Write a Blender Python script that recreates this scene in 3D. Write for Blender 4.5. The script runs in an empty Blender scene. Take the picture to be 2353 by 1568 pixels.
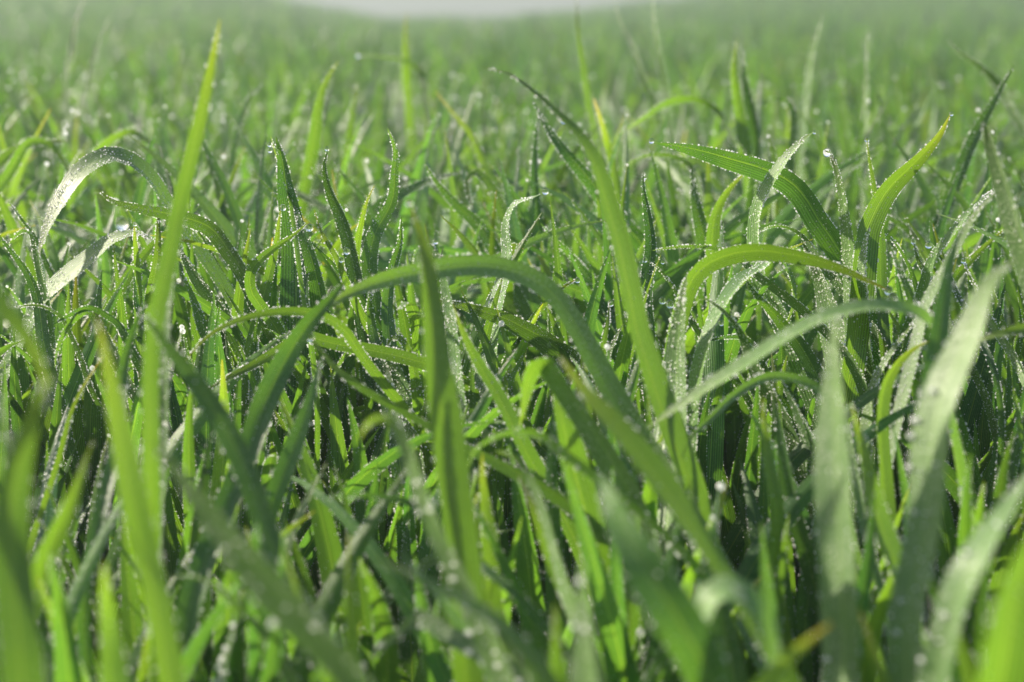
import bpy, math
import numpy as np
from mathutils import Vector
SC = bpy.context.scene
COL = SC.collection
rng = np.random.default_rng(11)

# ---------------------------------------------------------------- camera
CAM_H, PITCH, LENS, FOCUS = 0.25, math.radians(13.0), 50.0, 0.515
cd = bpy.data.cameras.new('camera')
cam = bpy.data.objects.new('camera', cd)
COL.objects.link(cam)
cam.location = (0, 0, CAM_H)
cam.rotation_euler = (math.pi / 2 - PITCH, 0, 0)
cd.lens = LENS; cd.sensor_width = 36.0
cd.clip_start = 0.01; cd.clip_end = 3000
cd.dof.use_dof = True
cd.dof.focus_distance = FOCUS
cd.dof.aperture_fstop = 8.4
SC.camera = cam

# ---------------------------------------------------------------- light
SUN_EL, SUN_AZ = math.radians(30), math.radians(-63)      # azimuth from +Y (view) towards -X
SUN = Vector((math.sin(SUN_AZ) * math.cos(SUN_EL), math.cos(SUN_AZ) * math.cos(SUN_EL), math.sin(SUN_EL)))
w = bpy.data.worlds.new('World'); SC.world = w
w.use_nodes = True
nt = w.node_tree
sky = nt.nodes.new('ShaderNodeTexSky')
sky.sky_type = 'NISHITA'; sky.sun_disc = False
sky.sun_elevation = SUN_EL; sky.sun_rotation = SUN_AZ
sky.air_density = 1.0; sky.dust_density = 2.0; sky.ozone_density = 1.0
nt.links.new(sky.outputs[0], nt.nodes['Background'].inputs[0])
nt.nodes['Background'].inputs[1].default_value = 0.086
ld = bpy.data.lights.new('sun', 'SUN'); ld.energy = 5.0; ld.angle = math.radians(0.5)
ld.color = (1.0, 0.90, 0.72)
lo = bpy.data.objects.new('sun', ld); COL.objects.link(lo)
lo.rotation_euler = (-SUN).to_track_quat('-Z', 'Y').to_euler()
SC.view_settings.view_transform = 'Standard'
SC.view_settings.look = 'None'
SC.view_settings.exposure = 1.37
SC.view_settings.gamma = 1.0
SC.cycles.max_bounces = 10
SC.cycles.transmission_bounces = 8
SC.cycles.transparent_max_bounces = 10
SC.cycles.sample_clamp_indirect = 6.0

# ---------------------------------------------------------------- material helpers
def mat(name):
    m = bpy.data.materials.new(name); m.use_nodes = True
    t = m.node_tree; t.nodes.clear()
    return m, t
def N(t, kind, **kw):
    n = t.nodes.new(kind)
    for k, v in kw.items():
        if k.startswith('i_'):
            n.inputs[int(k[2:]) if k[2:].isdigit() else k[2:].replace('_', ' ')].default_value = v
        else:
            setattr(n, k, v)
    return n
def mixc(t, fac, a, b, blend='MIX'):
    n = t.nodes.new('ShaderNodeMix'); n.data_type = 'RGBA'; n.blend_type = blend
    for i, v in ((0, fac), (6, a), (7, b)):
        if isinstance(v, (int, float, tuple)): n.inputs[i].default_value = v
        else: t.links.new(v, n.inputs[i])
    return n.outputs[2]
def mth(t, op, a, b=0.0, c=0.0, clamp=False):
    n = t.nodes.new('ShaderNodeMath'); n.operation = op; n.use_clamp = clamp
    for i, v in ((0, a), (1, b), (2, c)):
        if isinstance(v, (int, float)): n.inputs[i].default_value = v
        else: t.links.new(v, n.inputs[i])
    return n.outputs[0]

def leaf_material():
    # attribute 'tint': r = yellowness and painted look, g = fine dew plus painted paling, b = per blade brightness
    m, t = mat('dewy_leaf')
    at = N(t, 'ShaderNodeAttribute', attribute_name='tint')
    sp = N(t, 'ShaderNodeSeparateColor'); t.links.new(at.outputs['Color'], sp.inputs[0])
    uv = N(t, 'ShaderNodeUVMap')
    su = N(t, 'ShaderNodeSeparateXYZ'); t.links.new(uv.outputs[0], su.inputs[0])
    tc = N(t, 'ShaderNodeTexCoord')
    col = mixc(t, sp.outputs[0], (0.042, 0.124, 0.042, 1), (0.118, 0.228, 0.030, 1))
    # slow mottling along the leaf
    no = N(t, 'ShaderNodeTexNoise', i_Scale=55.0, i_Detail=4.0); t.links.new(tc.outputs['Object'], no.inputs['Vector'])
    col = mixc(t, mth(t, 'MULTIPLY', mth(t, 'SUBTRACT', no.outputs[0], 0.42, clamp=True), 1.6, clamp=True), col, (0.105, 0.235, 0.022, 1))
    # yellow dry tip
    tipf = mth(t, 'MULTIPLY', mth(t, 'POWER', su.outputs[1], 22.0), mth(t, 'POWER', sp.outputs[0], 2.5), clamp=True)
    col = mixc(t, tipf, col, (0.36, 0.25, 0.06, 1))
    # parallel veins
    ph = mth(t, 'MULTIPLY', su.outputs[0], 2 * math.pi * 11)
    ve = mth(t, 'MULTIPLY_ADD', mth(t, 'SINE', ph), 0.5, 0.5)
    ns = N(t, 'ShaderNodeTexNoise', i_Scale=14.0, i_Detail=2.0)
    cb = N(t, 'ShaderNodeCombineXYZ'); t.links.new(su.outputs[0], cb.inputs[0]); t.links.new(mth(t, 'MULTIPLY', su.outputs[1], 0.3), cb.inputs[1]); t.links.new(sp.outputs[2], cb.inputs[2])
    t.links.new(cb.outputs[0], ns.inputs['Vector'])
    vn = mth(t, 'MULTIPLY_ADD', ns.outputs[0], 0.5, mth(t, 'MULTIPLY', ve, 0.5))
    br = mth(t, 'MULTIPLY', mth(t, 'MULTIPLY_ADD', vn, 1.05, 0.42), mth(t, 'MULTIPLY_ADD', sp.outputs[2], 0.95, 0.52))
    rib = N(t, 'ShaderNodeMapRange', interpolation_type='SMOOTHSTEP', i_1=0.045, i_2=0.0)
    t.links.new(mth(t, 'ABSOLUTE', mth(t, 'SUBTRACT', su.outputs[0], 0.5)), rib.inputs[0])
    col = mixc(t, mth(t, 'MULTIPLY', rib.outputs[0], 0.55), col, (0.20, 0.33, 0.07, 1))
    vm = N(t, 'ShaderNodeVectorMath', operation='SCALE'); t.links.new(col, vm.inputs[0]); t.links.new(br, vm.inputs['Scale'])
    col = vm.outputs[0]
    # dew dots (each about half a millimetre) lying on the surface
    vo = N(t, 'ShaderNodeTexVoronoi', i_Scale=1050.0); t.links.new(tc.outputs['Object'], vo.inputs['Vector'])
    dot = N(t, 'ShaderNodeMapRange', interpolation_type='SMOOTHSTEP', i_1=0.50, i_2=0.12)
    t.links.new(vo.outputs['Distance'], dot.inputs[0])
    dn = N(t, 'ShaderNodeTexNoise', i_Scale=160.0, i_Detail=3.0); t.links.new(tc.outputs['Object'], dn.inputs['Vector'])
    patch = N(t, 'ShaderNodeMapRange', i_1=0.32, i_2=0.62); t.links.new(dn.outputs[0], patch.inputs[0])
    dew = mth(t, 'MULTIPLY', mth(t, 'MULTIPLY', dot.outputs[0], patch.outputs[0]), sp.outputs[1], clamp=True)
    bump = N(t, 'ShaderNodeBump', i_Strength=0.6, i_Distance=0.0003)
    t.links.new(mth(t, 'ADD', mth(t, 'MULTIPLY', vn, 0.8), mth(t, 'MULTIPLY', dew, 1.5)), bump.inputs['Height'])
    pr = N(t, 'ShaderNodeBsdfPrincipled')
    pr.inputs['Roughness'].default_value = 0.42
    pr.inputs['IOR'].default_value = 1.42
    t.links.new(col, pr.inputs['Base Color']); t.links.new(bump.outputs[0], pr.inputs['Normal'])
    tr = N(t, 'ShaderNodeBsdfTranslucent')
    hs = N(t, 'ShaderNodeVectorMath', operation='MULTIPLY'); t.links.new(col, hs.inputs[0]); hs.inputs[1].default_value = (1.80, 1.66, 0.50)
    t.links.new(hs.outputs[0], tr.inputs[0])
    m1 = N(t, 'ShaderNodeMixShader', i_0=0.44); t.links.new(pr.outputs[0], m1.inputs[1]); t.links.new(tr.outputs[0], m1.inputs[2])
    # the film of droplets: pale scattering plus a wet sparkle
    dd = N(t, 'ShaderNodeBsdfPrincipled'); dd.inputs['Base Color'].default_value = (0.64, 0.73, 0.50, 1)
    dd.inputs['Roughness'].default_value = 0.22; dd.inputs['IOR'].default_value = 1.45
    t.links.new(bump.outputs[0], dd.inputs['Normal'])
    m2 = N(t, 'ShaderNodeMixShader'); t.links.new(mth(t, 'ADD', mth(t, 'MULTIPLY', dew, 0.29), mth(t, 'MULTIPLY', mth(t, 'POWER', sp.outputs[1], 2.0), 0.06), clamp=True), m2.inputs[0])
    t.links.new(m1.outputs[0], m2.inputs[1]); t.links.new(dd.outputs[0], m2.inputs[2])
    o = N(t, 'ShaderNodeOutputMaterial'); t.links.new(m2.outputs[0], o.inputs[0])
    return m

def water_material(name, rough, through, ior=1.333, trans=1.0, glow=0.0):
    m, t = mat(name)
    p = N(t, 'ShaderNodeBsdfPrincipled')
    p.inputs['Base Color'].default_value = (1, 1, 1, 1)
    p.inputs['Transmission Weight'].default_value = trans
    p.inputs['Roughness'].default_value = rough
    p.inputs['IOR'].default_value = ior
    tp = N(t, 'ShaderNodeBsdfTransparent')
    mx = N(t, 'ShaderNodeMixShader', i_0=through)
    last = p
    if glow:                       # translucent white stands in for sunlight focused through the bead
        tl = N(t, 'ShaderNodeBsdfTranslucent'); tl.inputs[0].default_value = (1, 1, 1, 1)
        last = N(t, 'ShaderNodeMixShader', i_0=glow); t.links.new(p.outputs[0], last.inputs[1]); t.links.new(tl.outputs[0], last.inputs[2])
    t.links.new(last.outputs[0], mx.inputs[1]); t.links.new(tp.outputs[0], mx.inputs[2])
    o = N(t, 'ShaderNodeOutputMaterial'); t.links.new(mx.outputs[0], o.inputs[0])
    return m
LEAF = leaf_material()
BEAD = water_material('dew_water', 0.14, 0.08, 1.5, 0.52, 0.48)  # part white body, standing in for sun glints in the beads
DROP = water_material('drop_water', 0.02, 0.0)

def soil_material():
    m, t = mat('moist_soil')
    tc = N(t, 'ShaderNodeTexCoord')
    n1 = N(t, 'ShaderNodeTexNoise', i_Scale=40.0, i_Detail=8.0); t.links.new(tc.outputs['Object'], n1.inputs['Vector'])
    n2 = N(t, 'ShaderNodeTexNoise', i_Scale=7.0, i_Detail=5.0); t.links.new(tc.outputs['Object'], n2.inputs['Vector'])
    c = mixc(t, n1.outputs[0], (0.030, 0.020, 0.012, 1), (0.16, 0.105, 0.062, 1))
    # far out the soil is lost under the crop: one green-grey cover of leaves
    geo = N(t, 'ShaderNodeNewGeometry'); ln = N(t, 'ShaderNodeVectorMath', operation='LENGTH'); t.links.new(geo.outputs['Position'], ln.inputs[0])
    far = N(t, 'ShaderNodeMapRange', i_1=6.0, i_2=16.0); t.links.new(ln.outputs['Value'], far.inputs[0])
    g = mixc(t, n2.outputs[0], (0.06, 0.17, 0.04, 1), (0.12, 0.25, 0.07, 1))
    c = mixc(t, far.outputs[0], c, g)
    bare = N(t, 'ShaderNodeMapRange', i_1=33.0, i_2=42.0); t.links.new(ln.outputs['Value'], bare.inputs[0])
    c = mixc(t, bare.outputs[0], c, (0.10, 0.095, 0.10, 1))
    b = N(t, 'ShaderNodeBump', i_Strength=0.8, i_Distance=0.01); t.links.new(n1.outputs[0], b.inputs['Height'])
    p = N(t, 'ShaderNodeBsdfPrincipled'); p.inputs['Roughness'].default_value = 0.85
    t.links.new(c, p.inputs['Base Color']); t.links.new(b.outputs[0], p.inputs['Normal'])
    o = N(t, 'ShaderNodeOutputMaterial'); t.links.new(p.outputs[0], o.inputs[0])
    return m
SOIL = soil_material()

# ---------------------------------------------------------------- mesh helpers
def make_mesh(name, V, F, material, tint=None, uv=None, smooth=True):
    """V (n,3), F (m,k) with one k; uv per vertex"""
    me = bpy.data.meshes.new(name)
    V = np.asarray(V, np.float32); F = np.asarray(F, np.int32)
    k = F.shape[1]
    me.vertices.add(len(V)); me.vertices.foreach_set('co', V.ravel())
    me.loops.add(F.size); me.loops.foreach_set('vertex_index', F.ravel())
    me.polygons.add(len(F))
    me.polygons.foreach_set('loop_start', np.arange(0, F.size, k, dtype=np.int32))
    if smooth: me.polygons.foreach_set('use_smooth', np.ones(len(F), bool))
    if uv is not None:
        l = me.uv_layers.new(name='UVMap')
        l.data.foreach_set('uv', np.asarray(uv, np.float32)[F.ravel()].ravel())
    if tint is not None:
        a = me.attributes.new('tint', 'FLOAT_COLOR', 'POINT')
        c = np.ones((len(V), 4), np.float32); c[:, :3] = tint
        a.data.foreach_set('color', c.ravel())
    me.materials.append(material)
    me.update(calc_edges=True)
    return me
def link(name, me, parent=None, loc=None, **props):
    o = bpy.data.objects.new(name, me); COL.objects.link(o)
    if loc is not None: o.location = loc
    if parent is not None: o.parent = parent
    for k, v in props.items(): o[k] = v
    return o

def ico(sub):
    import bmesh
    bm = bmesh.new(); bmesh.ops.create_icosphere(bm, subdivisions=sub, radius=1.0)
    V = np.array([v.co[:] for v in bm.verts]); F = np.array([[v.index for v in f.verts] for f in bm.faces]); bm.free()
    return V, F
ICO1, ICO3 = ico(1), ico(3)
OCT = (np.array([[1,0,0],[-1,0,0],[0,1,0],[0,-1,0],[0,0,1],[0,0,-1]], float),
       np.array([[0,2,4],[2,1,4],[1,3,4],[3,0,4],[2,0,5],[1,2,5],[3,1,5],[0,3,5]]))
def spheres(P, R, base):
    bv, bf = base
    n = len(P)
    V = (P[:, None, :] + bv[None] * R[:, None, None]).reshape(-1, 3)
    F = (bf[None] + (np.arange(n) * len(bv))[:, None, None]).reshape(-1, 3)
    return V, F

def ground_z(x, y):
    """gentle roll of the field: nearly level close by, rising a little to the left and right far off"""
    x = np.asarray(x, float); y = np.asarray(y, float)
    r = np.clip((y - 2.0) / 14.0, 0, 1); r = r * r * (3 - 2 * r)
    a = x / np.maximum(np.abs(y), 1.0)
    side = 0.46 * np.clip((-a - 0.09) / 0.13, 0, 1) + 0.42 * np.clip((a + 0.01) / 0.22, 0, 1) + 0.012 * np.sin(a * 95) + 0.01 * np.sin(a * 47 + y * .6)
    f = np.clip((y - 40.0) / 55.0, 0, 1); f = f * f * (3 - 2 * f)       # the bare land beyond the crop climbs a little
    return r * (side * np.clip(y / 15, 0, 1) + 0.01) + 1.36 * f

# pixel (in a 2353 x 1568 reading of the picture) and depth -> world
FW = Vector((0, math.cos(PITCH), -math.sin(PITCH))); UP = Vector((0, math.sin(PITCH), math.cos(PITCH)))
FPX = 2353 * LENS / 36.0
FWn, UPn = np.array(FW), np.array(UP); CAMn = np.array([0, 0, CAM_H]); SUNn = np.array(SUN)
def at(x, y, d):
    return CAMn + d * (FWn + (x - 1176.5) / FPX * np.array([1.0, 0, 0]) + (784 - y) / FPX * UPn)
def project(P):
    q = P - CAMn
    d = q @ FWn
    return 1176.5 + q[..., 0] / d * FPX, 784 - (q @ UPn) / d * FPX, d

# ---------------------------------------------------------------- ground
def build_ground():
    def sheet(ys, xs):
        X = xs[None, :] * np.maximum(1.0, ys[:, None])
        Y = np.repeat(ys[:, None], len(xs), 1)
        return X, Y
    ys = np.concatenate([np.linspace(-2, 0, 12), np.linspace(0.02, 1.5, 150), np.geomspace(1.55, 1200, 90)])
    xs = np.concatenate([np.linspace(-2.5, -0.62, 30), np.linspace(-0.6, 0.6, 240), np.linspace(0.62, 2.5, 30)])
    X, Y = sheet(ys, xs)
    Z = ground_z(X, Y)
    near = np.clip(1.6 - Y, 0, 1) * np.clip(3 - np.abs(X), 0, 1)
    for _ in range(45):
        f = rng.uniform(15, 240); a = rng.uniform(0, 6.28); p = rng.uniform(0, 6.28)
        Z = Z + near * (0.028 / f ** 0.72 / 2.2) * np.sin(f * (X * math.cos(a) + Y * math.sin(a)) + p + 1.5 * np.sin(f * .37 * (X * math.sin(a) - Y * math.cos(a))))
    V = np.stack([X, Y, Z - 0.004], -1).reshape(-1, 3)
    h, wd = X.shape
    i = (np.arange(h - 1)[:, None] * wd + np.arange(wd - 1)[None]).ravel()
    F = np.stack([i, i + 1, i + wd + 1, i + wd], -1)
    link('ground', make_mesh('ground', V, F, SOIL), kind='structure')
build_ground()

# ---------------------------------------------------------------- blade surfaces
def ribbon(P, Nn, W, across=5, keel=0.16):
    """P (n,3) centre line, Nn (n,3) unit normals, W (n,) widths -> V, F, uv"""
    n = len(P)
    T = np.gradient(P, axis=0); T /= np.linalg.norm(T, axis=1)[:, None] + 1e-9
    S = np.cross(T, Nn); S /= np.linalg.norm(S, axis=1)[:, None] + 1e-9
    M = np.cross(S, T)
    u = np.linspace(-1, 1, across)
    prof = keel * (np.abs(u) ** 1.3)            # shallow gutter along the midrib
    V = P[:, None] + S[:, None] * (u[None, :, None] * W[:, None, None] / 2) + M[:, None] * (prof[None, :, None] * W[:, None, None] / 2)
    idx = (np.arange(n - 1)[:, None] * across + np.arange(across - 1)[None]).ravel()
    F = np.stack([idx, idx + 1, idx + across + 1, idx + across], -1)
    uv = np.stack([np.repeat((u / 2 + .5)[None], n, 0), np.repeat(np.linspace(0, 1, n)[:, None], across, 1)], -1).reshape(-1, 2)
    return V.reshape(-1, 3), F, uv, S, M
def catmull(C, n):
    C = np.asarray(C, float)
    E = np.vstack([2 * C[0] - C[1], C, 2 * C[-1] - C[-2]])
    seg = np.linalg.norm(np.diff(C, axis=0), axis=1); out = []
    m = 24
    for i in range(len(C) - 1):
        p0, p1, p2, p3 = E[i:i + 4]
        t = np.linspace(0, 1, m, endpoint=False)[:, None]
        out.append(.5 * (2 * p1 + (p2 - p0) * t + (2 * p0 - 5 * p1 + 4 * p2 - p3) * t ** 2 + (3 * p1 - p0 - 3 * p2 + p3) * t ** 3))
    out = np.vstack(out + [C[-1:]])
    s = np.concatenate([[0], np.cumsum(np.linalg.norm(np.diff(out, axis=0), axis=1))])
    q = np.linspace(0, s[-1], n)
    return np.stack([np.interp(q, s, out[:, k]) for k in range(3)], -1), s[-1]
# ---------------------------------------------------------------- the blades one can pick out, each traced at its own distance
# (label, width, depth, depth change towards the root, look, points from tip to root)
# look: c = sunlit dewy side, v = glowing against the sun, d = dark side, y = yellowing
H = [
("dewy blade bowing over in a tall arch at the left, tip pointing down left", 40, .53, .03, 'c', (78,604),(105,535),(141,468),(190,397),(239,362),(270,356),(312,371),(350,408),(375,450),(405,500),(440,560),(480,620),(530,700),(575,800)),
("blade with a sharp upturned tip lying level across the left arch", 37, .50, .03, 'c', (230,437),(262,463),(330,480),(400,492),(460,508),(497,530),(530,580),(565,640),(595,710),(640,790)),
("low dewy arch curving right, just left of the two short spikes", 36, .52, .02, 'c', (356,556),(330,540),(299,535),(253,547),(197,590),(148,632),(88,697),(60,760)),
("thin short upright spike carrying a droplet, left of its wider twin", 20, .51, .01, 'v', (311,520),(309,560),(313,620),(318,700)),
("wider short upright spike with a droplet and beaded edges, below the level blade", 30, .51, .01, 'v', (363,480),(362,530),(359,600),(353,680)),
("pale green pointed spike standing left of the two droplet spikes", 24, .53, .01, 'v', (262,566),(266,620),(272,680),(280,740)),
("broad ribbed upright blade in focus, widest of the left centre cluster", 58, .52, .01, 'd', (637,314),(652,370),(660,430),(670,490),(680,560),(681,640),(680,740)),
("dark blade leaning right from behind the broad ribbed blade", 36, .53, .01, 'd', (672,450),(690,500),(708,560),(722,620),(740,690),(755,760)),
("hair thin blade with two hanging droplets beside the broad ribbed blade", 10, .52, .0, 'v', (622,313),(628,345),(637,375),(648,410),(660,450),(668,500)),
("narrow bright blade leaning right with a round droplet at its tip", 24, .51, .01, 'v', (651,478),(642,520),(632,565),(618,620),(605,680)),
("yellow green twisted leaf whose lower fold is covered in coarse dew", 26, .50, .02, 'v', (714,502),(682,534),(626,574),(594,602),(577,630),(577,668),(595,700),(630,750),(660,810)),
("slim dark blade leaning left with bare sharp tip, right of the yellow twist", 19, .52, .01, 'v', (728,477),(742,530),(772,593),(792,640),(830,720)),
("curved sickle blade with beaded edges and hooked droplet tip", 29, .53, .01, 'd', (751,340),(742,385),(756,440),(781,492),(803,555),(818,640)),
("twisting ribbon blade with pale upper face rising to a pinched tip", 29, .53, .01, 'd', (890,295),(900,317),(909,348),(905,394),(902,440),(893,475),(876,510),(860,552),(852,620),(858,690),(866,790)),
("narrow blade hooking right at its tip, left of the twisting ribbon", 22, .54, .01, 'v', (866,425),(844,466),(830,510),(820,555),(816,630),(824,720)),
("spear shaped dewy blade with a row of big beads near its tip", 28, .51, .01, 'd', (928,491),(924,548),(911,593),(897,640),(888,710),(892,790)),
("curled blade with its dewy bend and bright droplet pointing right", 36, .52, .0, 'c', (1250,441),(1231,452),(1203,464),(1184,476),(1168,505),(1163,540),(1166,572),(1163,605),(1155,650),(1140,720),(1125,800)),
("large smooth blurred blade standing upright in the centre foreground", 72, .36, -.01, 'v', (938,460),(953,520),(972,600),(987,700),(1005,850),(1022,1000),(1035,1130)),
("long yellowish arch sweeping over the middle of the field", 50, .42, -.02, 'c', (735,725),(790,686),(870,648),(960,622),(1060,605),(1150,611),(1235,648),(1300,715),(1360,810),(1430,925),(1510,1060),(1570,1170)),
("wide pale blade rising to the kink of the long yellowish arch", 54, .41, -.01, 'd', (800,640),(750,695),(700,752),(655,830),(610,930),(570,1040)),
("thin smooth bow bending down to the left below the dewy fold", 19, .45, .01, 'v', (425,828),(475,776),(545,737),(633,716),(724,722),(790,760),(840,830)),
("thickly beaded blade lying flat in the centre under the yellowish arch", 47, .50, .01, 'c', (1005,692),(1062,703),(1115,716),(1161,730),(1203,751),(1238,769),(1273,795),(1308,822),(1350,890)),
("broad ribbed blade leaning right whose top tucks beneath the beaded blade", 44, .51, .01, 'd', (1225,735),(1210,765),(1185,811),(1163,881),(1152,950)),
("slim blade slanting right to a hanging droplet, under the yellowish arch", 20, .51, .01, 'v', (1326,643),(1291,661),(1256,688),(1224,727),(1200,770),(1180,850)),
("small yellow and brown streaked blade standing behind the droplet hook", 19, .72, .02, 'y', (1365,229),(1380,281),(1396,334),(1412,400),(1430,500)),
("very long blurred blade arching from upper centre down to right of centre", 62, .42, -.02, 'v', (1108,157),(1168,172),(1222,211),(1291,274),(1344,330),(1378,395),(1398,470),(1417,550),(1435,650),(1462,760),(1497,850),(1530,950),(1560,1050)),
("straight in focus blade covered in round beads with droplet near the tip", 30, .52, .01, 'd', (1481,397),(1479,440),(1486,492),(1493,540),(1495,580),(1488,635),(1480,700),(1487,780)),
("hair thin blade with a droplet crossing the straight beaded blade", 11, .52, .0, 'v', (1522,592),(1503,635),(1482,688),(1468,750)),
("narrow frosted blade pointing up left with a drop, beside straight beaded blade", 17, .51, .01, 'c', (1483,597),(1513,618),(1537,650),(1560,682),(1590,730)),
("long dark leaf reaching left in mid air with a droplet at its point", 46, .52, .02, 'd', (1498,324),(1560,334),(1620,347),(1690,365),(1745,380),(1790,398),(1828,424),(1858,464),(1882,510),(1908,550),(1935,595),(1965,650),(2000,740)),
("blade crossing the long dark leaf, tip hooked to the right", 46, .51, .02, 'c', (1871,303),(1842,325),(1807,362),(1786,394),(1767,428),(1753,462),(1745,500),(1744,551),(1747,600),(1760,645),(1782,690),(1810,745),(1840,820)),
("slender pale blade bearing a glassy bead on its bowed tip", 31, .51, .01, 'c', (1897,349),(1914,366),(1930,420),(1941,480),(1951,551),(1957,610),(1957,680),(1955,760),(1957,850),(1955,940)),
("stiff narrow upright blade behind the large right hand blade, drop on top", 20, .53, .0, 'v', (1991,320),(1994,360),(2004,422),(2014,492),(2021,551),(2025,620),(2027,700),(2030,780)),
("tall bright blade leaning right with finely beaded edges, sharpest at right", 44, .51, .01, 'v', (2186,262),(2160,308),(2124,350),(2088,387),(2053,422),(2028,457),(2011,492),(1995,535),(1987,590)),
("wide dewy lower leaf beneath the tall bright right hand blade", 58, .515, .01, 'c', (2000,520),(1990,580),(1987,640),(1995,710),(2004,780),(2010,880)),
("smooth sickle arch reaching right with two drops hanging from its tip", 34, .46, .01, 'v', (2046,667),(2016,653),(1947,621),(1877,597),(1807,580),(1736,569),(1670,577),(1613,605),(1580,652),(1560,720),(1545,800),(1535,900)),
("small spindle shaped blade lying level behind the smooth sickle arch", 23, .51, .0, 'c', (1498,580),(1530,575),(1590,567),(1650,566),(1700,580),(1740,620)),
("frosted white little arch in front of the dark right hand leaves", 20, .53, .01, 'c', (1745,538),(1765,525),(1792,522),(1822,533),(1845,552),(1862,575)),
("broad dew covered leaf hanging below the frosted white little arch", 52, .53, .01, 'c', (1840,555),(1862,590),(1880,625),(1898,670),(1915,730),(1930,800)),
("thick ribbed blade tapering to a point under the smooth sickle arch", 64, .45, -.01, 'c', (1582,636),(1568,710),(1558,800),(1555,900),(1550,1000),(1545,1100)),
("small drooping arch with glittering crest right of the thick ribbed blade", 38, .46, .01, 'c', (1590,705),(1600,690),(1620,684),(1650,702),(1677,727),(1701,758),(1722,797),(1745,850)),
("dull green blade pointing up left in the right hand middle", 36, .48, .01, 'd', (1708,637),(1736,678),(1772,718),(1802,755),(1842,800),(1880,860),(1905,930)),
("short twisted dewy leaf hanging down behind the large blurred bow", 29, .51, -.01, 'c', (1803,755),(1818,720),(1823,680),(1815,640),(1795,605),(1772,590),(1755,610)),
("tiny arch with beaded back at lower right middle", 19, .50, .01, 'd', (1600,793),(1648,780),(1694,779),(1727,798),(1760,850)),
("large blurred bow running from lower centre up to the right", 37, .38, .01, 'c', (1480,985),(1540,945),(1631,889),(1736,829),(1824,772),(1912,727),(2000,706),(2085,712),(2130,741),(2155,800),(2170,900)),
("second blurred bow below the large one, sparkling along its left half", 24, .40, .01, 'c', (1545,1045),(1590,995),(1631,955),(1684,906),(1754,869),(1824,871),(1890,899),(1940,970),(1960,1060)),
("very wide cream lit foreground blade with strings of glints", 80, .325, -.01, 'c', (1920,725),(1914,800),(1915,880),(1916,980),(1922,1120),(1932,1300),(1938,1500),(1940,1600)),
("wide foreground blade at right leaning right with golden sparkling edge", 76, .33, -.02, 'c', (2345,598),(2290,640),(2250,700),(2213,790),(2170,900),(2140,1030),(2118,1180),(2095,1380),(2080,1600)),
("blurred upright blade with a dark shadow band left of golden edged blade", 50, .37, .0, 'd', (2215,520),(2185,600),(2168,690),(2155,790),(2140,900),(2130,1020)),
("soft pale blade slanting up right to a fine tip at the right", 28, .43, .01, 'c', (2290,435),(2240,500),(2200,580),(2170,640),(2130,710),(2110,790)),
("broad frosted blade leaning left at the upper right edge", 62, .40, .02, 'c', (2262,283),(2280,320),(2300,375),(2322,440),(2340,510),(2362,590),(2390,700)),
("long soft blade slanting steeply up to the upper right corner", 24, .66, .02, 'd', (2325,150),(2281,246),(2222,352),(2176,470),(2145,560)),
("narrow light blade below the frosted right edge blade, leaning right", 20, .50, .01, 'c', (2288,428),(2230,480),(2195,530),(2150,600),(2120,690)),
("tallest blurred bright blade rising nearly to the top at left", 40, .37, .0, 'v', (498,48),(480,140),(458,260),(435,380),(418,470),(405,560)),
("soft pale stem beneath the tallest bright blade at left", 32, .38, .0, 'c', (418,440),(405,560),(394,660),(385,760),(378,880),(375,1000)),
("huge blurred blade running diagonally across the lower left", 104, .27, -.01, 'c', (345,1010),(430,1112),(520,1220),(620,1335),(720,1445),(830,1570),(900,1660)),
("long green blurred blade leaning left of the huge diagonal blade", 60, .30, -.01, 'v', (228,735),(252,880),(275,1030),(310,1190),(350,1350),(385,1570)),
("dark broad blurred blade slanting right below the thin smooth bow", 52, .35, -.01, 'd', (325,715),(395,800),(460,890),(525,1005),(580,1120),(625,1240)),
("bright green wide blade leaning left across the bottom centre", 96, .27, -.01, 'v', (862,1272),(950,1335),(1050,1392),(1150,1455),(1230,1535),(1290,1640)),
("foreground blade bending over with a frosted white crown", 62, .32, -.01, 'c', (826,1010),(845,975),(880,965),(920,995),(955,1070),(995,1170),(1045,1290),(1100,1420)),
("bright smooth blade slanting down right through the right centre foreground", 68, .33, -.01, 'v', (1285,820),(1340,900),(1420,985),(1490,1070),(1560,1165),(1620,1265),(1665,1345)),
("broad frosted blade folded over at its top in the centre", 58, .40, -.01, 'c', (1190,985),(1198,930),(1210,870),(1232,836),(1262,832),(1278,860)),
("dark green under half of the folded blade in the centre", 60, .41, -.01, 'v', (1262,838),(1275,880),(1285,930),(1305,1010),(1325,1100)),
("dew capped little arch left of the folded centre blade", 34, .36, .0, 'c', (1072,1090),(1085,1040),(1130,1003),(1190,988),(1250,1000),(1300,1045)),
("drooping sparkling leaf below the dew capped little arch", 46, .36, -.01, 'c', (1125,1045),(1160,1042),(1200,1070),(1235,1140),(1265,1220),(1300,1330)),
("soft pale hairpin loop at the bottom right of centre", 58, .28, .0, 'c', (1790,1640),(1780,1500),(1750,1400),(1710,1350),(1660,1342),(1622,1375),(1605,1450),(1600,1570)),
("pale pointed blade rising from the bottom centre edge", 88, .28, .0, 'c', (1328,1285),(1330,1360),(1340,1460),(1350,1600)),
("very broad dark blade with faint bokeh discs, lower right of centre", 108, .29, -.01, 'd', (1372,1085),(1418,1180),(1480,1290),(1560,1425),(1640,1590)),
("bright blade drooping into the picture from the left edge", 60, .28, .0, 'v', (108,930),(100,850),(65,775),(10,705),(-60,650),(-120,660)),
("wide glowing upright blade beside the left edge", 88, .27, -.01, 'v', (122,850),(80,950),(48,1070),(32,1190),(30,1330),(42,1580)),
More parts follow.
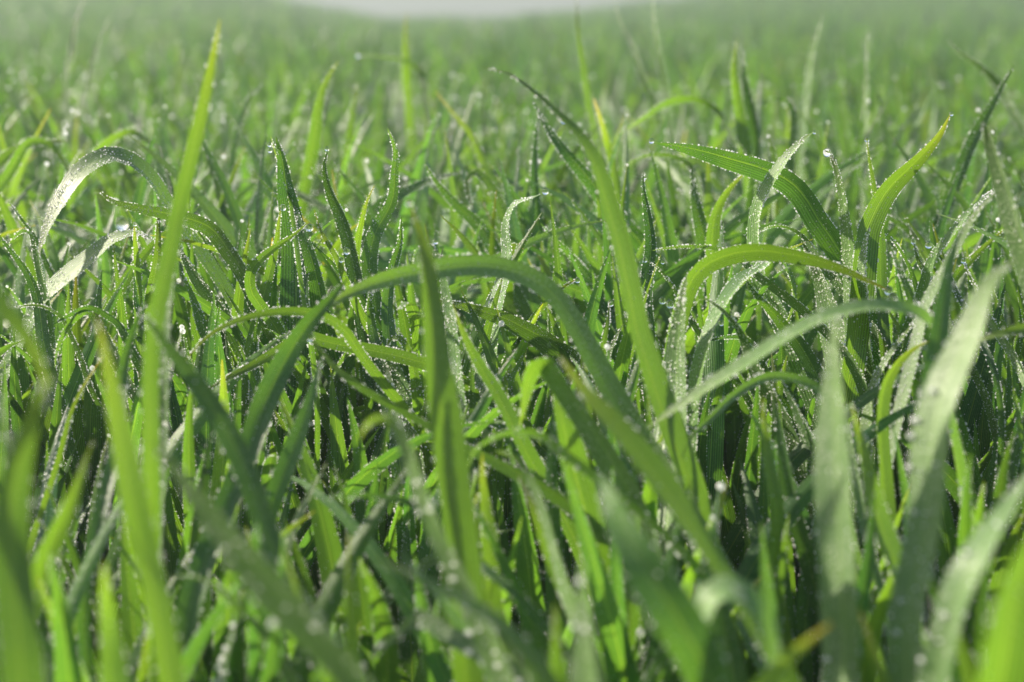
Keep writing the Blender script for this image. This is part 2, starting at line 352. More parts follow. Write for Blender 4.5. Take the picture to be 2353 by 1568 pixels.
("bright short blade slanting right in the lower left", 50, .33, .01, 'v', (222,1010),(190,1090),(158,1160),(110,1270),(90,1340)),
("glowing wide blunt blade at the bottom left edge", 76, .28, .0, 'v', (252,1295),(245,1380),(248,1470),(250,1600)),
("glowing narrow upright blade right of the huge diagonal blade", 40, .33, .0, 'v', (800,1235),(798,1310),(805,1400),(815,1540)),
("grey green blurred blade rising under the glittering slanted leaf", 48, .40, .0, 'd', (735,815),(710,900),(675,1010),(625,1150),(590,1270)),
("glittering cream leaf slanting down right from the arch kink", 38, .41, .0, 'c', (706,765),(740,805),(780,850),(860,905),(950,955),(1040,1010)),
("crowded dewy arch with bright rim left of the tall centre blade", 34, .485, .01, 'c', (758,885),(768,850),(790,812),(820,797),(850,797),(885,817),(908,853),(926,899),(940,960)),
("bright narrow blade leaning left just right of the tall centre blade", 38, .43, .0, 'v', (1038,700),(1062,758),(1098,829),(1145,910),(1195,1010)),
("dark edged blade leaning left at the left edge", 26, .51, .01, 'd', (-8,525),(28,583),(60,642),(80,700),(95,760)),
("smooth bright bow entering from the upper left edge", 22, .70, .02, 'v', (160,320),(105,322),(53,338),(0,375),(-50,430)),
("bright short blade dropping right under the upper left bow", 20, .70, .0, 'v', (178,425),(160,395),(138,362),(108,333),(60,330),(20,400)),
("small blurred tent shaped leaf with one pale and one bright side", 18, .74, .0, 'v', (380,348),(334,318),(299,303),(262,320),(228,350),(200,400)),
("upright soft blade with pale thin tip left of the sickle blade", 27, .74, .02, 'v', (779,141),(750,190),(732,246),(721,316),(703,404),(689,492)),
("small blurred blade leaning right behind the left cluster", 19, .70, .01, 'v', (564,336),(538,394),(512,470),(500,540)),
("thin pale curved blade behind the tall bright left blade", 11, .80, .02, 'd', (606,188),(572,226),(550,281),(535,360),(525,440)),
("faded pale streak leaning right in the far upper left", 13, 1.0, .05, 'c', (255,32),(232,105),(207,185),(195,240)),
("faded pale streak at the top edge, left of its longer neighbour", 11, 1.0, .05, 'c', (199,-8),(176,53),(165,120)),
("dark green blurred tip breaking the grey skyline at top centre", 18, 1.0, .05, 'v', (938,26),(932,80),(930,130),(935,190)),
("bright blurred upright blade in the upper centre left", 20, .82, .03, 'v', (822,188),(808,281),(796,369),(790,450)),
("yellow green blurred blade leaning left, upper centre", 15, .78, .02, 'y', (1002,213),(1045,267),(1083,316),(1108,375),(1125,450)),
("cream blurred level leaf near the top with a bright disc at its tip", 15, .95, .03, 'c', (822,127),(869,130),(915,134),(945,145),(968,168),(980,230)),
("soft green blade leaning left through the centre background", 28, .62, .01, 'd', (976,371),(1010,422),(1055,475),(1095,515),(1125,560),(1165,640)),
("long soft level blade crossing behind the twisting ribbon", 23, .66, .01, 'd', (1064,389),(992,413),(922,445),(869,473),(835,530)),
("bright little folded leaf behind the curled droplet blade", 24, .66, .0, 'v', (1088,480),(1075,440),(1078,405),(1100,400),(1130,440),(1160,510)),
("straight pale upright blade in the upper middle background", 21, .65, .01, 'd', (1239,258),(1232,316),(1229,404),(1236,492),(1242,600)),
("broad dark blade behind the very long blurred blade", 46, .62, .01, 'd', (1222,225),(1268,295),(1309,352),(1345,400),(1390,460)),
("thin arched blade curving right behind the straight beaded blade", 19, .68, .01, 'c', (1425,390),(1467,364),(1520,355),(1572,369),(1602,404),(1622,470)),
("slender pale arch in the right background above the dark leaf", 16, .78, .02, 'c', (1405,320),(1467,276),(1520,239),(1570,224),(1612,229),(1655,256),(1685,310)),
("thin bright tip poking past the top edge, right of centre", 13, .90, .03, 'v', (1327,-5),(1330,70),(1338,140),(1350,220)),
("tall pale blade cut by the top edge at the right of the grey strip", 16, .88, .02, 'c', (1500,-12),(1505,70),(1515,141),(1530,205),(1540,270)),
("thin bluish blade crossing the skyline with glinting tip", 13, .90, .02, 'c', (1412,-8),(1430,53),(1456,105),(1480,180)),
("bright paired blurred blade in the upper right background", 26, .78, .02, 'v', (1690,92),(1684,158),(1693,211),(1702,265),(1710,350)),
("dark half hidden twin of the bright paired background blade", 22, .79, .02, 'd', (1702,100),(1712,160),(1722,220),(1728,290)),
("pale blurred blade leaning right, high in the right background", 15, .90, .03, 'c', (1893,32),(1876,88),(1864,134),(1856,210),(1850,290)),
("needle thin upright blade high at the right", 10, .82, .02, 'c', (1998,68),(1991,158),(1992,211),(1990,310)),
("cream blurred blade slanting down right near the right edge", 19, .82, .02, 'c', (2174,84),(2211,123),(2257,158),(2302,200),(2335,260)),
("dark little background hoop above the hooked crossing blade", 15, .78, .01, 'd', (1732,262),(1755,238),(1790,229),(1823,248),(1828,300),(1820,370)),
("broad dark blade behind the left end of the long dark leaf", 42, .60, .01, 'd', (1588,385),(1603,470),(1622,560),(1640,660)),
("cream edged bright blade below the middle of the long dark leaf", 34, .58, .01, 'v', (1712,388),(1676,436),(1652,492),(1642,555),(1640,640)),
("bluish frosted hoop behind the stiff upright blade", 20, .62, .01, 'c', (1962,516),(1998,491),(2045,498),(2090,525),(2115,565),(2130,640)),
("vivid wide leaf bending down right behind the small droplet blades", 34, .60, .0, 'v', (2090,520),(2110,555),(2128,590),(2152,622),(2180,680)),
("small pale blade leaning left with a drop, right of the sickle tip", 21, .51, .01, 'c', (2098,553),(2113,600),(2138,639),(2165,700)),
("tiny dark shoot ending in a clear round drop at right", 11, .51, .0, 'd', (2129,560),(2143,583),(2160,606),(2180,650)),
("thin dark bowed blade descending right past the sickle tip", 15, .52, .01, 'd', (2028,533),(2053,560),(2081,600),(2102,642),(2118,690),(2145,760)),
("soft pointed green blade just right of the sickle arch drops", 30, .46, .0, 'd', (2038,562),(2060,607),(2086,663),(2109,722),(2135,800)),
("short beaded spike beside the golden edged foreground blade", 15, .51, .0, 'c', (2214,600),(2228,628),(2246,658),(2270,710)),
("straight vivid blade slanting up right toward the right edge", 23, .55, .01, 'v', (2315,524),(2264,562),(2211,611),(2175,655),(2140,720)),
("wide level vivid blade coming in from the right edge", 46, .41, .0, 'v', (2235,785),(2260,768),(2300,757),(2353,748),(2420,745),(2470,800)),
("bright hoop curving up right in front of the golden edged blade", 38, .42, .0, 'v', (2135,782),(2090,805),(2053,843),(2027,899),(2018,987),(2028,1110)),
("leaning beaded blade left of the bright right hand hoop", 28, .46, .0, 'c', (2103,732),(2074,776),(2037,839),(2009,899),(1995,970),(1990,1070)),
("broad dew speckled blade in the gap left of the wide cream blade", 52, .46, .0, 'c', (1792,852),(1824,917),(1852,990),(1882,1070),(1900,1150)),
("tapered foreground blade leaning far right at the lower right edge", 66, .30, -.01, 'c', (2365,1072),(2299,1192),(2246,1298),(2194,1410),(2150,1590)),
("giant vivid blade filling the bottom right corner", 130, .25, .0, 'v', (2470,1130),(2390,1270),(2330,1400),(2290,1600)),
("bright tapered blade leaning left beside the wide cream foreground blade", 50, .36, .0, 'v', (1955,925),(1975,1016),(2003,1122),(2035,1235),(2070,1350)),
("smooth upright mid green blade in the lower right gap", 38, .40, .0, 'v', (1748,915),(1762,1060),(1778,1200),(1792,1380)),
("dark upright blade behind the smooth one in the lower right gap", 42, .42, .0, 'd', (1783,925),(1808,1120),(1840,1228),(1872,1350)),
("short vivid shaded leaf hanging under the dew capped little arch", 48, .38, .0, 'v', (1112,1045),(1106,1110),(1108,1180),(1120,1262)),
("bright blade slanting down right below the drooping sparkling leaf", 40, .37, .0, 'v', (1195,1090),(1235,1180),(1270,1270),(1305,1380)),
("dark narrow blurred blade leaning right in front of the left arch foot", 30, .40, .0, 'd', (334,690),(312,780),(288,880),(270,980)),
("small dewy hoop at the lower left with glossy dark underside", 26, .49, .0, 'd', (130,745),(165,722),(205,706),(243,724),(275,750),(298,800)),
("dull frosted strip lying left of the small dewy hoop", 18, .50, .0, 'c', (35,703),(70,696),(110,703),(145,730),(170,790)),
("cream beaded leaf end hanging below the small dewy hoop", 36, .49, .0, 'c', (128,845),(134,805),(150,760),(175,725),(205,715),(230,760)),
("dark coarse beaded blade leaning left of the yellow twist", 36, .51, .01, 'd', (410,620),(443,688),(470,751),(505,815),(540,900)),
("wide dull blade running down right beneath the level left blade", 42, .53, .01, 'c', (400,540),(455,632),(510,706),(552,776),(585,840),(610,920)),
("vivid straight strip slanting up right below the thin bow", 26, .47, .0, 'v', (470,900),(520,868),(575,840),(640,805),(700,775),(750,790)),
("yellow thin blade leaning right in the lower left", 15, .43, .0, 'y', (232,827),(212,862),(188,900),(160,960),(140,1030)),
("upright dewy ribbed blade under the coarse dew fold", 34, .50, .0, 'd', (593,728),(586,800),(585,870),(590,960)),
("thick pale blurred stem along the left edge at the bottom", 40, .30, .0, 'c', (15,900),(28,1050),(32,1200),(38,1400),(45,1600)),
("blue grey bow in the shade under the huge diagonal blade", 38, .33, .0, 'c', (385,1322),(440,1320),(495,1340),(548,1386),(616,1456),(675,1550)),
("smooth dark level blade crossing left of the frosted crown blade", 22, .36, .0, 'd', (730,1143),(800,1137),(870,1140),(950,1160),(1010,1220)),
("cream sparkling stub at the bottom right of the blue grey bow", 32, .34, .0, 'c', (545,1405),(540,1450),(525,1500),(510,1570)),
("fallen cream leaf slanting up right at the bottom centre", 46, .33, .0, 'c', (832,1535),(870,1495),(905,1465),(955,1428),(1000,1440)),
("slim beaded blade leaning left high on the left edge", 17, .56, .01, 'd', (15,463),(46,506),(81,550),(110,610)),
("folded frosted leaf at the left edge beneath the big arch foot", 26, .53, .0, 'c', (18,565),(38,540),(58,530),(76,540),(86,585),(98,650)),
("glossy frosted bend behind the top of the tall centre blade", 36, .47, .0, 'c', (952,612),(958,575),(978,556),(1003,562),(1018,610),(1028,690)),
("curled leaf pair with vivid inside left of the tall centre blade", 30, .49, .0, 'v', (888,815),(895,790),(915,783),(935,805),(950,850),(958,910)),
("vivid level strip behind the tall centre blade, upper of two", 26, .48, .0, 'v', (925,907),(965,898),(1020,900),(1100,915),(1180,940),(1220,990)),
("vivid level strip behind the tall centre blade, lower of two", 24, .46, .0, 'v', (985,945),(1030,948),(1090,962),(1150,985),(1190,1040)),
("small upright shoot with droplet right of the yellowish arch shoulder", 20, .50, .0, 'v', (1405,688),(1401,735),(1386,795),(1380,870)),
("short dewy leaf leaning right beside the small upright shoot", 24, .50, .0, 'c', (1437,748),(1412,795),(1396,850),(1388,910)),
("stubby blade thick with beads left of the crowded dewy arch", 34, .50, .0, 'd', (855,655),(850,715),(858,780),(872,850)),
("slim upright blade standing under the crest of the yellowish arch", 25, .52, .01, 'v', (1152,628),(1134,695),(1122,765),(1112,860)),
("dark straight blade leaning left behind the very long blurred blade", 32, .58, .01, 'd', (1243,515),(1305,575),(1355,640),(1400,710)),
]
LSH = 0
def hero(rec):
    label, wpx, d, dd, look = rec[:5]
    pts = rec[5:][::-1]                                            # root -> tip
    q = len(pts)
    C = []
    bow = rng.uniform(-.012, .012)
    for i, (x, y) in enumerate(pts):
        t = i / (q - 1)
        C.append(at(x, y, d + dd * (1 - t) + bow * math.sin(math.pi * t)))
    C = np.array(C)
    # carry the leaf on down to the soil
    e = C[0]; hdir = (C[0] - C[1]); hdir = hdir / (np.linalg.norm(hdir) + 1e-9)
    if e[2] > 0.012:
        k = e[2]
        slope = hdir.copy(); slope[2] = min(slope[2], -0.35); slope /= np.linalg.norm(slope)
        reach = min(k * .55, .05)
        mid = e + slope * reach
        root = np.array([mid[0] + slope[0] * .25 * k, mid[1] + slope[1] * .25 * k + .005, -0.003])
        C = np.vstack([root, .5 * (root + mid) + np.array([0, 0, .0]), mid, C]) if mid[2] > .02 else np.vstack([root, C])
    P, L = catmull(C, 64)
    n = len(P)
    s = np.linspace(0, 1, n)
    for _ in range(5):                                             # slight sags and kinks
        f_ = rng.uniform(3, 16); P = P + rng.normal(0, .0011 / f_ ** .6, 3)[None] * np.sin(s * f_ * 2 + rng.uniform(0, 6))[:, None] * np.clip(s * 4, 0, 1)[:, None]
    wreal = wpx * d / FPX
    T = np.gradient(P, axis=0); T /= np.linalg.norm(T, axis=1)[:, None]
    Vw = CAMn - P; Vw /= np.linalg.norm(Vw, axis=1)[:, None]
    S = np.cross(T, Vw); S /= np.linalg.norm(S, axis=1)[:, None]
    Vp = np.cross(S, T)
    want = {'c': .62, 'v': -.62, 'd': -.12, 'y': -.5}[look]
    vis = s > .35
    best = None
    for a in np.radians([-62, -50, -38, -25, -12, 0, 12, 25, 38, 50, 62]):
        Nn = Vp * math.cos(a) + S * math.sin(a)
        sc = abs((Nn[vis] @ SUNn).mean() - want) + .12 * abs(a)
        if best is None or sc < best[0]: best = (sc, a)
    a = best[1]
    tw = rng.uniform(-.35, .35)
    ang = a + tw * (s - .6) + .11 * np.sin(s * 9 + rng.uniform(0, 6)) + .06 * np.sin(s * 23 + rng.uniform(0, 6))
    Nn = Vp * np.cos(ang)[:, None] + S * np.sin(ang)[:, None]
    if d < .45: a = max(-.85, min(.85, a))
    wreal *= (.92 if wpx < 50 else .98) if d < .45 else 1.2
    tipl = .52 if 'very long' in label else min(.5, (.065 if 'standing upright in the centre' in label else .042 if d < .45 else .062) / L)
    tp = np.clip((1 - s) / tipl, 0, 1)
    W = wreal * (np.sin(tp * math.pi / 2) ** .85) * (0.7 + .3 * np.clip(s / .3, 0, 1) ** .8) / np.maximum(np.cos(ang), .6)
    W = np.maximum(W, .00025) * (1 + .03 * np.sin(s * 31 + rng.uniform(0, 6)) + .035 * np.sin(s * 13 + rng.uniform(0, 6)))
    V, F, uv, S2, M2 = ribbon(P, Nn, W, 7, rng.uniform(.10, .34))
    # fine waviness of the margins
    yel = {'c': .35, 'v': .55, 'd': .12, 'y': 1.0}[look] + rng.uniform(-.12, .15)  # leaf colour follows the look: backlit glow and dark side tinted in
    dew = {'c': .95 if d > .44 else 1.15, 'v': .35, 'd': .5, 'y': .3}[look]  # sunlit look painted paler through a heavier dew film
    tint = (min(max(yel, 0), 1), dew, rng.uniform(.3, .75))
    base = P[0].copy()
    o = link('grass_blade', make_mesh('grass_blade', V - base, F, LEAF, tint, uv), None, base,
             label=label, category='grass blade', group='grass blades that stand out of the field')
    # ---- dew on it
    up = V.reshape(n, 7, 3)
    near = d < .43
    sp = .00115 if not near else .0030
    q_, r_ = [], []
    for col, sgn in ((0, -1), (6, 1)):
        E = up[:, col]
        m = int(L / sp)
        tt = np.sort(rng.uniform(.18, .995, m))
        pos = np.stack([np.interp(tt, s, E[:, k]) for k in range(3)], -1)
        out = np.stack([np.interp(tt, s, S2[:, k]) for k in range(3)], -1) * sgn
        R = rng.uniform(.00012, .00026, m) * rng.choice([.8, 1, 1, 1.6], m)
        q_.append(pos + out * R[:, None] * .8); r_.append(R)
    dens = {'c': 1.0, 'v': .28, 'd': .55, 'y': .2}[look] * (1.05e6 if not near else .14e6)
    m = int(min(2600, L * wreal * dens * 1.1))
    tt = rng.uniform(.2, .98, m); uu = rng.uniform(.3, 5.7, m)
    ph_ = rng.uniform(0, 6.28, 4)                                  # thick patches and nearly bare streaks
    dn = .55 + .3 * np.sin(tt * 21 + ph_[0] + uu * .8) + .25 * np.sin(uu * 2.3 + ph_[1] + tt * 7) + .2 * np.sin(tt * 55 + ph_[2]) + .15 * np.sin(uu * 5 + ph_[3])
    kp = rng.random(m) < dn; tt, uu = tt[kp], uu[kp]; m = len(tt)
    ia = tt * (n - 1); i0 = ia.astype(int); f = (ia - i0)[:, None]; j0 = uu.astype(int); g = (uu - j0)[:, None]
    i1 = np.minimum(i0 + 1, n - 1)
    pos = (up[i0, j0] * (1 - f) + up[i1, j0] * f) * (1 - g) + (up[i0, j0 + 1] * (1 - f) + up[i1, j0 + 1] * f) * g
    nrm = -M2[i0] * np.where(np.sum(M2[i0] * (CAMn - pos), 1) > 0, -1, 1)[:, None]
    R = (.00006 + .00026 * rng.random(m) ** 3.0) * (1.1 if near else 1)
    big = rng.random(m) < (.035 if look == 'c' else .02); R[big] *= 1.7
    q_.append(pos + nrm * R[:, None] * .55); r_.append(R)
    if d < .40 and look == 'c':                                       # strings of larger drops, clustered
        m = int(rng.integers(10, 24)); tc_ = rng.uniform(.45, .92, 4)
        tt = np.clip(rng.choice(tc_, m) + rng.normal(0, .05, m), .25, .985); uu = np.clip(rng.normal(1.3, 1.4, m), .05, 5.9)
        i0 = (tt * (n - 1)).astype(int); j0 = uu.astype(int); g = (uu - j0)[:, None]
        pos = up[i0, j0] * (1 - g) + up[i0, j0 + 1] * g
        nrm = -M2[i0] * np.where(np.sum(M2[i0] * (CAMn - pos), 1) > 0, -1, 1)[:, None]
        R = rng.uniform(.00035, .00085, m)
        q_.append(pos + nrm * R[:, None] * .6); r_.append(R)
    Pb, Rb = np.vstack(q_), np.concatenate(r_)
    bv, bf = spheres(Pb - base, Rb, ICO1 if not near else ICO1)
    link('dew_beads', make_mesh('dew_beads', bv, bf, BEAD), o, kind='stuff')
    return o, P
HER = []
for rec in H:
    HER.append(hero(rec))

# ---------------------------------------------------------------- single drops hanging on the blades
D = [
("round drop on top of the thin left spike", 310,516,.51,7), ("drop crowning the wider left spike", 363,481,.51,9),
("upper of two drops on the hair thin blade", 619,334,.52,7), ("lower of two drops on the hair thin blade", 620,347,.52,8),
("round drop at the tip of the narrow bright leaning blade", 650,478,.51,11), ("teardrop beside the point of the yellow green twisted leaf", 711,524,.50,13),
("drop hooked on the tip of the sickle blade", 751,343,.53,8), ("bright drop on the tip of the curled blade right of centre", 1253,441,.52,11),
("clear drop on the pointed left tip of the long dark leaf", 1497,325,.52,9), ("drop near the top of the straight beaded blade", 1481,409,.52,7),
("drop at the upper left end of the narrow frosted blade", 1482,598,.51,9), ("drop under the hair thin blade crossing the beaded one", 1523,603,.52,7),
("glassy bead under the bowed tip of the slender pale blade", 1900,352,.51,14), ("drop on top of the stiff narrow upright blade", 1992,322,.53,8),
("upper drop at the end of the smooth sickle arch", 2042,669,.46,15), ("lower larger drop hanging from the smooth sickle arch", 2051,686,.46,18),
("drop on the tip of the small pale blade right of the sickle arch", 2099,556,.51,9), ("clear round drop on the tiny dark shoot", 2134,564,.51,12),
("drop at the tip of the short beaded spike", 2214,600,.51,9), ("drop ending the slim blade slanting under the yellowish arch", 1327,645,.51,9),
("drop on the small upright shoot right of the arch shoulder", 1403,698,.50,11), ("drop below the crest of the small drooping arch", 1657,743,.50,10),
("left drop of the pair at the foot of the thick ribbed blade tip", 1522,692,.50,12), ("right drop of the pair near the thick ribbed blade tip", 1540,700,.50,14),
("drop hanging at the top of the hooked right leaning blade", 1871,305,.51,6), ("drop on the tallest tip at the right", 2186,263,.51,7),
("large glowing drop at the upper end of the glittering cream leaf", 712,775,.42,20), ("second smaller drop on the glittering cream leaf", 737,838,.41,13),
("big soft drop at the tip of the tall centre blade", 940,466,.37,16), ("blurred pale drop left of the level leaf", 280,515,.40,26),
("blurred disc of a drop ending the cream level leaf near the top", 822,127,.95,9), ("drop on the upper centre curl at the frosted bend", 1001,556,.48,9),
("hanging drop between the centre blades under the beaded leaf", 1281,748,.50,10), ("paired drop low right of the centre curl", 1262,793,.50,8),
("drop on the edge of the very long blurred blade at its bend", 1296,278,.50,13), ("drop on the long blurred blade further down", 1390,395,.45,12),
("drop on the left cluster beside the dark leaning blade", 797,578,.50,12), ("bright drop between the dewy arch beads", 784,598,.50,9),
]
for lab, x, y, d, dia in D:
    P = at(x, y, d); R = dia * d / FPX / 2 * (1.35 if d > .44 else 1.1)
    v, f = ICO3
    vv = v * R
    vv[:, 2] = np.where(vv[:, 2] > 0, vv[:, 2] * 1.18, vv[:, 2])
    link('dewdrop', make_mesh('dewdrop', vv, f, DROP), None, P, label=lab, category='dewdrop', group='large drops on the blades')
# ---------------------------------------------------------------- the crop nobody could count
face = .72
def field(n, root, L, W, th0, bend, az, twist, yel, dew, bri, seg, across, keel):
    """vectorised blades: returns V (n,seg+1,across,3), centre line, side dirs"""
    s = np.linspace(0, 1, seg + 1)
    th = th0[:, None] + bend[:, None] * s[None] ** 1.7
    ds = (L / seg)[:, None]
    hx = np.cumsum(np.sin(th) * ds, 1) - np.sin(th[:, :1]) * ds
    hz = np.cumsum(np.cos(th) * ds, 1) - np.cos(th[:, :1]) * ds
    dirx, diry = np.sin(az), np.cos(az)
    wob = .004 * np.sin(s[None] * 5 + twist[:, None] * 7) * s[None]
    P = np.stack([root[:, 0, None] + dirx[:, None] * hx - diry[:, None] * wob, root[:, 1, None] + diry[:, None] * hx + dirx[:, None] * wob, root[:, 2, None] + hz], -1)
    T = np.stack([np.sin(th) * dirx[:, None], np.sin(th) * diry[:, None], np.cos(th)], -1)
    B = np.stack([-diry, dirx, np.zeros(n)], -1)[:, None].repeat(seg + 1, 1)
    Nn = np.cross(B, T)
    turn = np.arctan2(B[:, 0, 1], B[:, 0, 0]); turn = (turn + math.pi / 2) % math.pi - math.pi / 2
    ta = twist[:, None] * (s[None] - .3) + face * turn[:, None]
    S = B * np.cos(ta)[..., None] + Nn * np.sin(ta)[..., None]
    M = np.cross(S, T)
    tp = np.clip((1 - s) / .6, 0, 1)
    wp = (np.sin(tp * math.pi / 2) ** .85) * (.6 + .4 * np.clip(s / .3, 0, 1))
    wd = W[:, None] * np.maximum(wp, .03)[None]
    u = np.linspace(-1, 1, across)
    V = P[:, :, None] + S[:, :, None] * (u[None, None, :, None] * wd[..., None, None] / 2) + M[:, :, None] * (keel * np.abs(u)[None, None, :, None] * wd[..., None, None] / 2)
    uv = np.stack(np.broadcast_arrays((u / 2 + .5)[None, :], s[:, None]), -1).reshape(-1, 2)
    tint = np.stack([yel, dew, bri], -1)[:, None].repeat((seg + 1) * across, 1).reshape(-1, 3)
    idx = (np.arange(seg)[:, None] * across + np.arange(across - 1)[None]).ravel()
    f = np.stack([idx, idx + 1, idx + across + 1, idx + across], -1)
    F = (f[None] + (np.arange(n) * (seg + 1) * across)[:, None, None]).reshape(-1, 4)
    return V, F, np.tile(uv, (n, 1)), tint, P, S, M, s, wd

def params(n, y0, y1, side=.50, power=1.0):
    y = (rng.random(n) * (y1 ** 2 - y0 ** 2) + y0 ** 2) ** .5
    x = rng.uniform(-1, 1, n) * (side * y + .06)
    # plants tiller: pull the roots towards clump centres
    g = .028
    cx, cy = np.round(x / g) * g, np.round(y / g) * g
    h = np.sin(cx * 912.1 + cy * 331.7) * 43758.5; h -= np.floor(h)
    h2 = np.sin(cx * 517.3 - cy * 771.9) * 23421.6; h2 -= np.floor(h2)
    nearm = y < 3
    x = np.where(nearm, cx + (h - .5) * g + rng.normal(0, .004, n), x)
    y = np.where(nearm, cy + (h2 - .5) * g + rng.normal(0, .004, n), y)
    z = ground_z(x, y) - .003
    L = rng.uniform(.10, .225, n) * (1 + .12 * np.sin(x * 4.1 + 1) * np.sin(y * 3.3))
    W = rng.uniform(.0052, .0100, n)
    th0 = np.abs(rng.normal(0, .16, n))
    bend = np.abs(rng.normal(.45, .45, n)); arch = rng.random(n) < np.where(y > .68, .34, .10)
    bend[arch] = rng.uniform(1.1, 2.7, arch.sum())
    L[arch] *= 1.1
    az = rng.uniform(-math.pi, math.pi, n)
    twist = rng.normal(0, .6, n)
    yel = np.clip(rng.normal(.30, .22, n) - .08 * np.clip(y - 1, 0, 2), 0, 1); yel[rng.random(n) < .03] = 1.0
    dew = np.clip(rng.normal(.6, .2, n), 0, 1); pale = rng.random(n) < np.where(y > .6, .42, .10); dew[pale] = 1.5; dew = np.maximum(dew, np.clip(y - 2, 0, 1.1))  # far blades get extra pale dew, painted in to brighten the distance
    bri = np.clip(rng.normal(.58, .25, n) + .15 * (y < .8), .02, 1.15)
    return np.stack([x, y, z], -1), L, W, th0, bend, az, twist, yel, dew, bri

PV, PF, PU, PT = [], [], [], []
off = 0
def push(r):
    global off
    V = r[0].reshape(-1, 3)
    PV.append(V); PF.append(r[1] + off); PU.append(r[2]); PT.append(r[3]); off += len(V)

DB, DR = [], []        # fine dew
BB, BR = [], []        # larger drops
def dew_on(r, per_edge, per_face, rmin, rmax, big_p):
    V, P, S, M, s = r[0], r[4], r[5], r[6], r[7]
    n, m1, ac = V.shape[:3]
    if per_edge:
        for col, sg in ((0, -1), (ac - 1, 1)):
            t = rng.uniform(.3, .99, (n, per_edge)) * (m1 - 1); i = t.astype(int); f = (t - i)[..., None]
            b = np.arange(n)[:, None]
            pos = V[b, i, col] * (1 - f) + V[b, np.minimum(i + 1, m1 - 1), col] * f
            R = rng.uniform(rmin, rmax, (n, per_edge))
            pos = pos + S[b, i] * sg * R[..., None] * .8
            DB.append(pos.reshape(-1, 3)); DR.append(R.ravel())
    if per_face:
        t = rng.uniform(.3, .98, (n, per_face)) * (m1 - 1); i = t.astype(int); f = (t - i)[..., None]
        b = np.arange(n)[:, None]
        c = rng.integers(0, ac - 1, (n, per_face)); g = rng.random((n, per_face))[..., None]
        i1 = np.minimum(i + 1, m1 - 1)
        pos = (V[b, i, c] * (1 - f) + V[b, i1, c] * f) * (1 - g) + (V[b, i, c + 1] * (1 - f) + V[b, i1, c + 1] * f) * g
        R = rng.uniform(rmin, rmax, (n, per_face)) * 1.05
        nm = M[b, i]; nm = nm * np.where(nm[..., 2:] < 0, -1, 1)
        pos = pos + nm * R[..., None] * .5
        DB.append(pos.reshape(-1, 3)); DR.append(R.ravel())
    k = rng.random(n) < big_p
    tip = V[k][:, -1].mean(1); R = rng.uniform(.0005, .0012, k.sum())
    tip[:, 2] -= R * .4
    BB.append(tip); BR.append(R)

# (a) close by: kept low enough not to hide what the photograph shows behind
pr = list(params(2300, .30, .66, .50))
near = pr[0][:, 1] < .60
pr[2] = np.where(near, rng.uniform(.0058, .0100, 2300), pr[2]); pr[3] = np.where(near, pr[3] * .6, pr[3]); pr[4] = np.where(near, pr[4] * .5, pr[4])
pr[6] = np.where(near, pr[6] * .6, pr[6]); pr[8] = np.where(near, pr[8] * .5, pr[8]); pr[1] = np.where(near, pr[1] * rng.uniform(.75, 1.15, 2300), pr[1])
pr = tuple(pr)
def subset(pr, m): return tuple(a[m] for a in pr)
def tip_of(pr):
    r = field(len(pr[1]), *pr, seg=8, across=2, keel=0)
    return r[4]
P = tip_of(pr)
px, py, dd_ = project(P)
lim = np.interp(dd_, [.0, .2, .30, .38, .46, .52, .58, .66], [1900, 1650, 1230, 1040, 790, 570, 430, 300])
lim = lim + 90 * np.sin(px / 140.0 + 1.3) * np.interp(dd_, [.3, .5], [1, .6])
ok = ((py > lim) | (dd_ < .05)).all(1) & (dd_.min(1) > .285)
pr = subset(pr, ok)
r = field(len(pr[1]), *pr, seg=16, across=5, keel=.22); push(r); dew_on(r, 60, 40, .00011, .00027, .07)
# short under-leaves filling the gaps down to the soil
pr = list(params(1100, .25, 1.0, .48)); pr[1] = pr[1] * rng.uniform(.35, .8, len(pr[1])); pr[3] = pr[3] * .8; pr[4] = pr[4] * .55
r = field(len(pr[1]), *pr, seg=12, across=5, keel=.2); 
px, py, dd_ = project(r[4]); ok = (py > np.interp(dd_, [.2, .3, .4, .5, .6], [1500, 1200, 1020, 800, 500])).all(1)
pr = subset(pr, ok); r = field(len(pr[1]), *pr, seg=12, across=5, keel=.2); push(r); dew_on(r, 14, 8, .00010, .00024, .01)
# (b) the middle
pr = params(4300, .56, 1.45, .50)
r = field(len(pr[1]), *pr, seg=12, across=3, keel=.2)
px, py, dd_ = project(r[4]); ok = (py > np.interp(dd_, [.5, .6, .75, 1.0, 1.4], [560, 420, 215, 90, 45]) + 40 * np.sin(px / 170)).all(1)
pr = subset(pr, ok); r = field(len(pr[1]), *pr, seg=12, across=3, keel=.2); push(r); dew_on(r, 22, 20, .00018, .00038, .42)
# (c) further, thinning to simple leaves
pr = list(params(13000, 1.40, 4.0, .52)); pr[2] = pr[2] * 1.2; pr = tuple(pr); r = field(len(pr[1]), *pr, seg=7, across=2, keel=0); push(r); dew_on(r, 0, 0, 0, 0, .34)
pr = list(params(42000, 3.9, 11.0, .55)); pr[2] = pr[2] * 1.9; r = field(len(pr[1]), *pr, seg=5, across=2, keel=0); push(r)
pr = list(params(60000, 10.5, 32.0, .60)); pr[2] = pr[2] * 4.0; r = field(len(pr[1]), *pr, seg=4, across=2, keel=0); push(r)
V = np.concatenate(PV); F = np.concatenate(PF); U = np.concatenate(PU); TT = np.concatenate(PT)
link('grass', make_mesh('grass', V, F, LEAF, TT, U), kind='stuff', label='dense young green grass crop covering the whole field', category='grass')
v, f = spheres(np.concatenate(DB), np.concatenate(DR), OCT)
link('dew', make_mesh('dew', v, f, BEAD), kind='stuff', label='fine dew beading the edges and faces of the crop', category='dew')
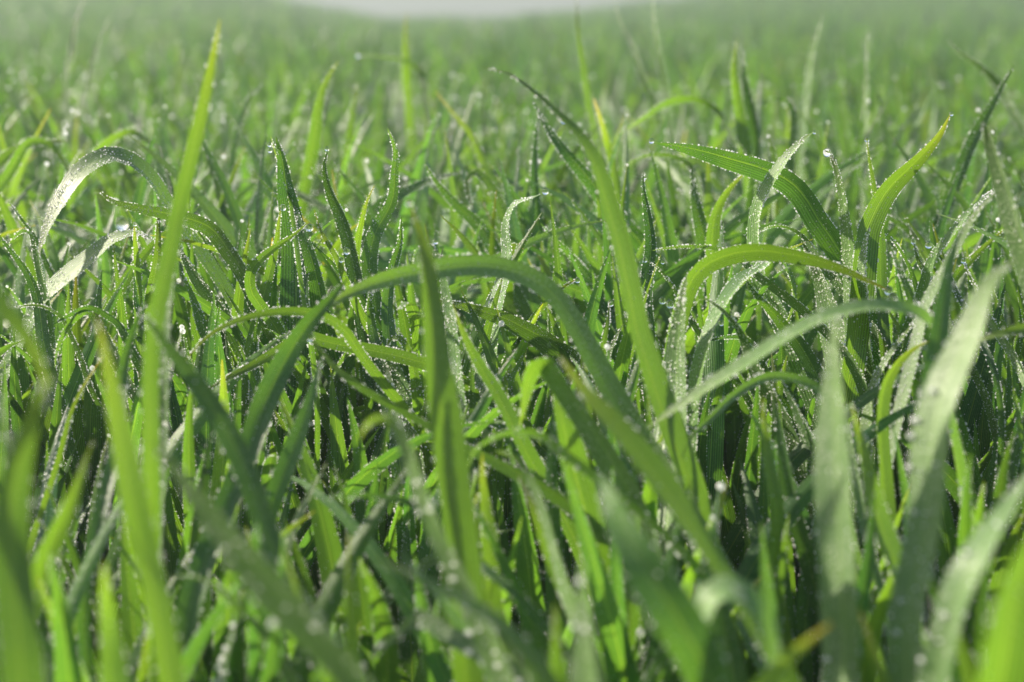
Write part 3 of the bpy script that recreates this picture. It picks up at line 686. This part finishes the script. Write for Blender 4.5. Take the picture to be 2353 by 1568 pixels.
v, f = spheres(np.concatenate(BB), np.concatenate(BR), ico(2))
link('dewdrops_on_crop', make_mesh('dewdrops_on_crop', v, f, BEAD), kind='stuff', label='scattered larger drops on tips across the crop', category='dew')
print('GRASS', len(V), 'beads', sum(map(len, DR)), 'drops', sum(map(len, BR)))

# dry straw and dead leaf bits on the soil
m, t = mat('dry_straw')
p = N(t, 'ShaderNodeBsdfPrincipled'); p.inputs['Roughness'].default_value = .7
n1 = N(t, 'ShaderNodeTexNoise', i_Scale=90.0); tc = N(t, 'ShaderNodeTexCoord'); t.links.new(tc.outputs['Object'], n1.inputs['Vector'])
t.links.new(mixc(t, n1.outputs[0], (.20, .11, .05, 1), (.55, .40, .20, 1)), p.inputs['Base Color'])
o = N(t, 'ShaderNodeOutputMaterial'); t.links.new(p.outputs[0], o.inputs[0])
pr = list(params(1100, .3, 1.2, .45)); nn = len(pr[1])
pr[1] = rng.uniform(.012, .05, nn); pr[2] = rng.uniform(.0012, .005, nn); pr[3] = rng.uniform(1.2, 1.6, nn); pr[4] = rng.uniform(-.3, .3, nn); pr[0][:, 2] += rng.uniform(.003, .012, nn)
r = field(nn, *pr, seg=6, across=3, keel=.5)
link('straw', make_mesh('straw', r[0].reshape(-1, 3), r[1], m), kind='stuff', label='dry brown straw and dead leaf bits on the soil', category='straw')

# ---------------------------------------------------------------- morning mist lying on the field
m, t = mat('morning_mist')
pv = N(t, 'ShaderNodeVolumePrincipled'); pv.inputs['Color'].default_value = (.39, .445, .45, 1)
pv.inputs['Density'].default_value = 0.040; pv.inputs['Anisotropy'].default_value = 0.2
o = N(t, 'ShaderNodeOutputMaterial'); t.links.new(pv.outputs[0], o.inputs['Volume'])
x0, x1, y0_, y1_, z0, z1 = -1300, 1300, -20, 1300, -1.2, 1.5
v = [(x, y, z) for x in (x0, x1) for y in (y0_, y1_) for z in (z0, z1)]
f = [(0, 1, 3, 2), (4, 6, 7, 5), (0, 4, 5, 1), (2, 3, 7, 6), (0, 2, 6, 4), (1, 5, 7, 3)]
link('haze', make_mesh('haze', v, f, m, smooth=False), kind='stuff', label='thin pale morning mist over the field', category='haze')
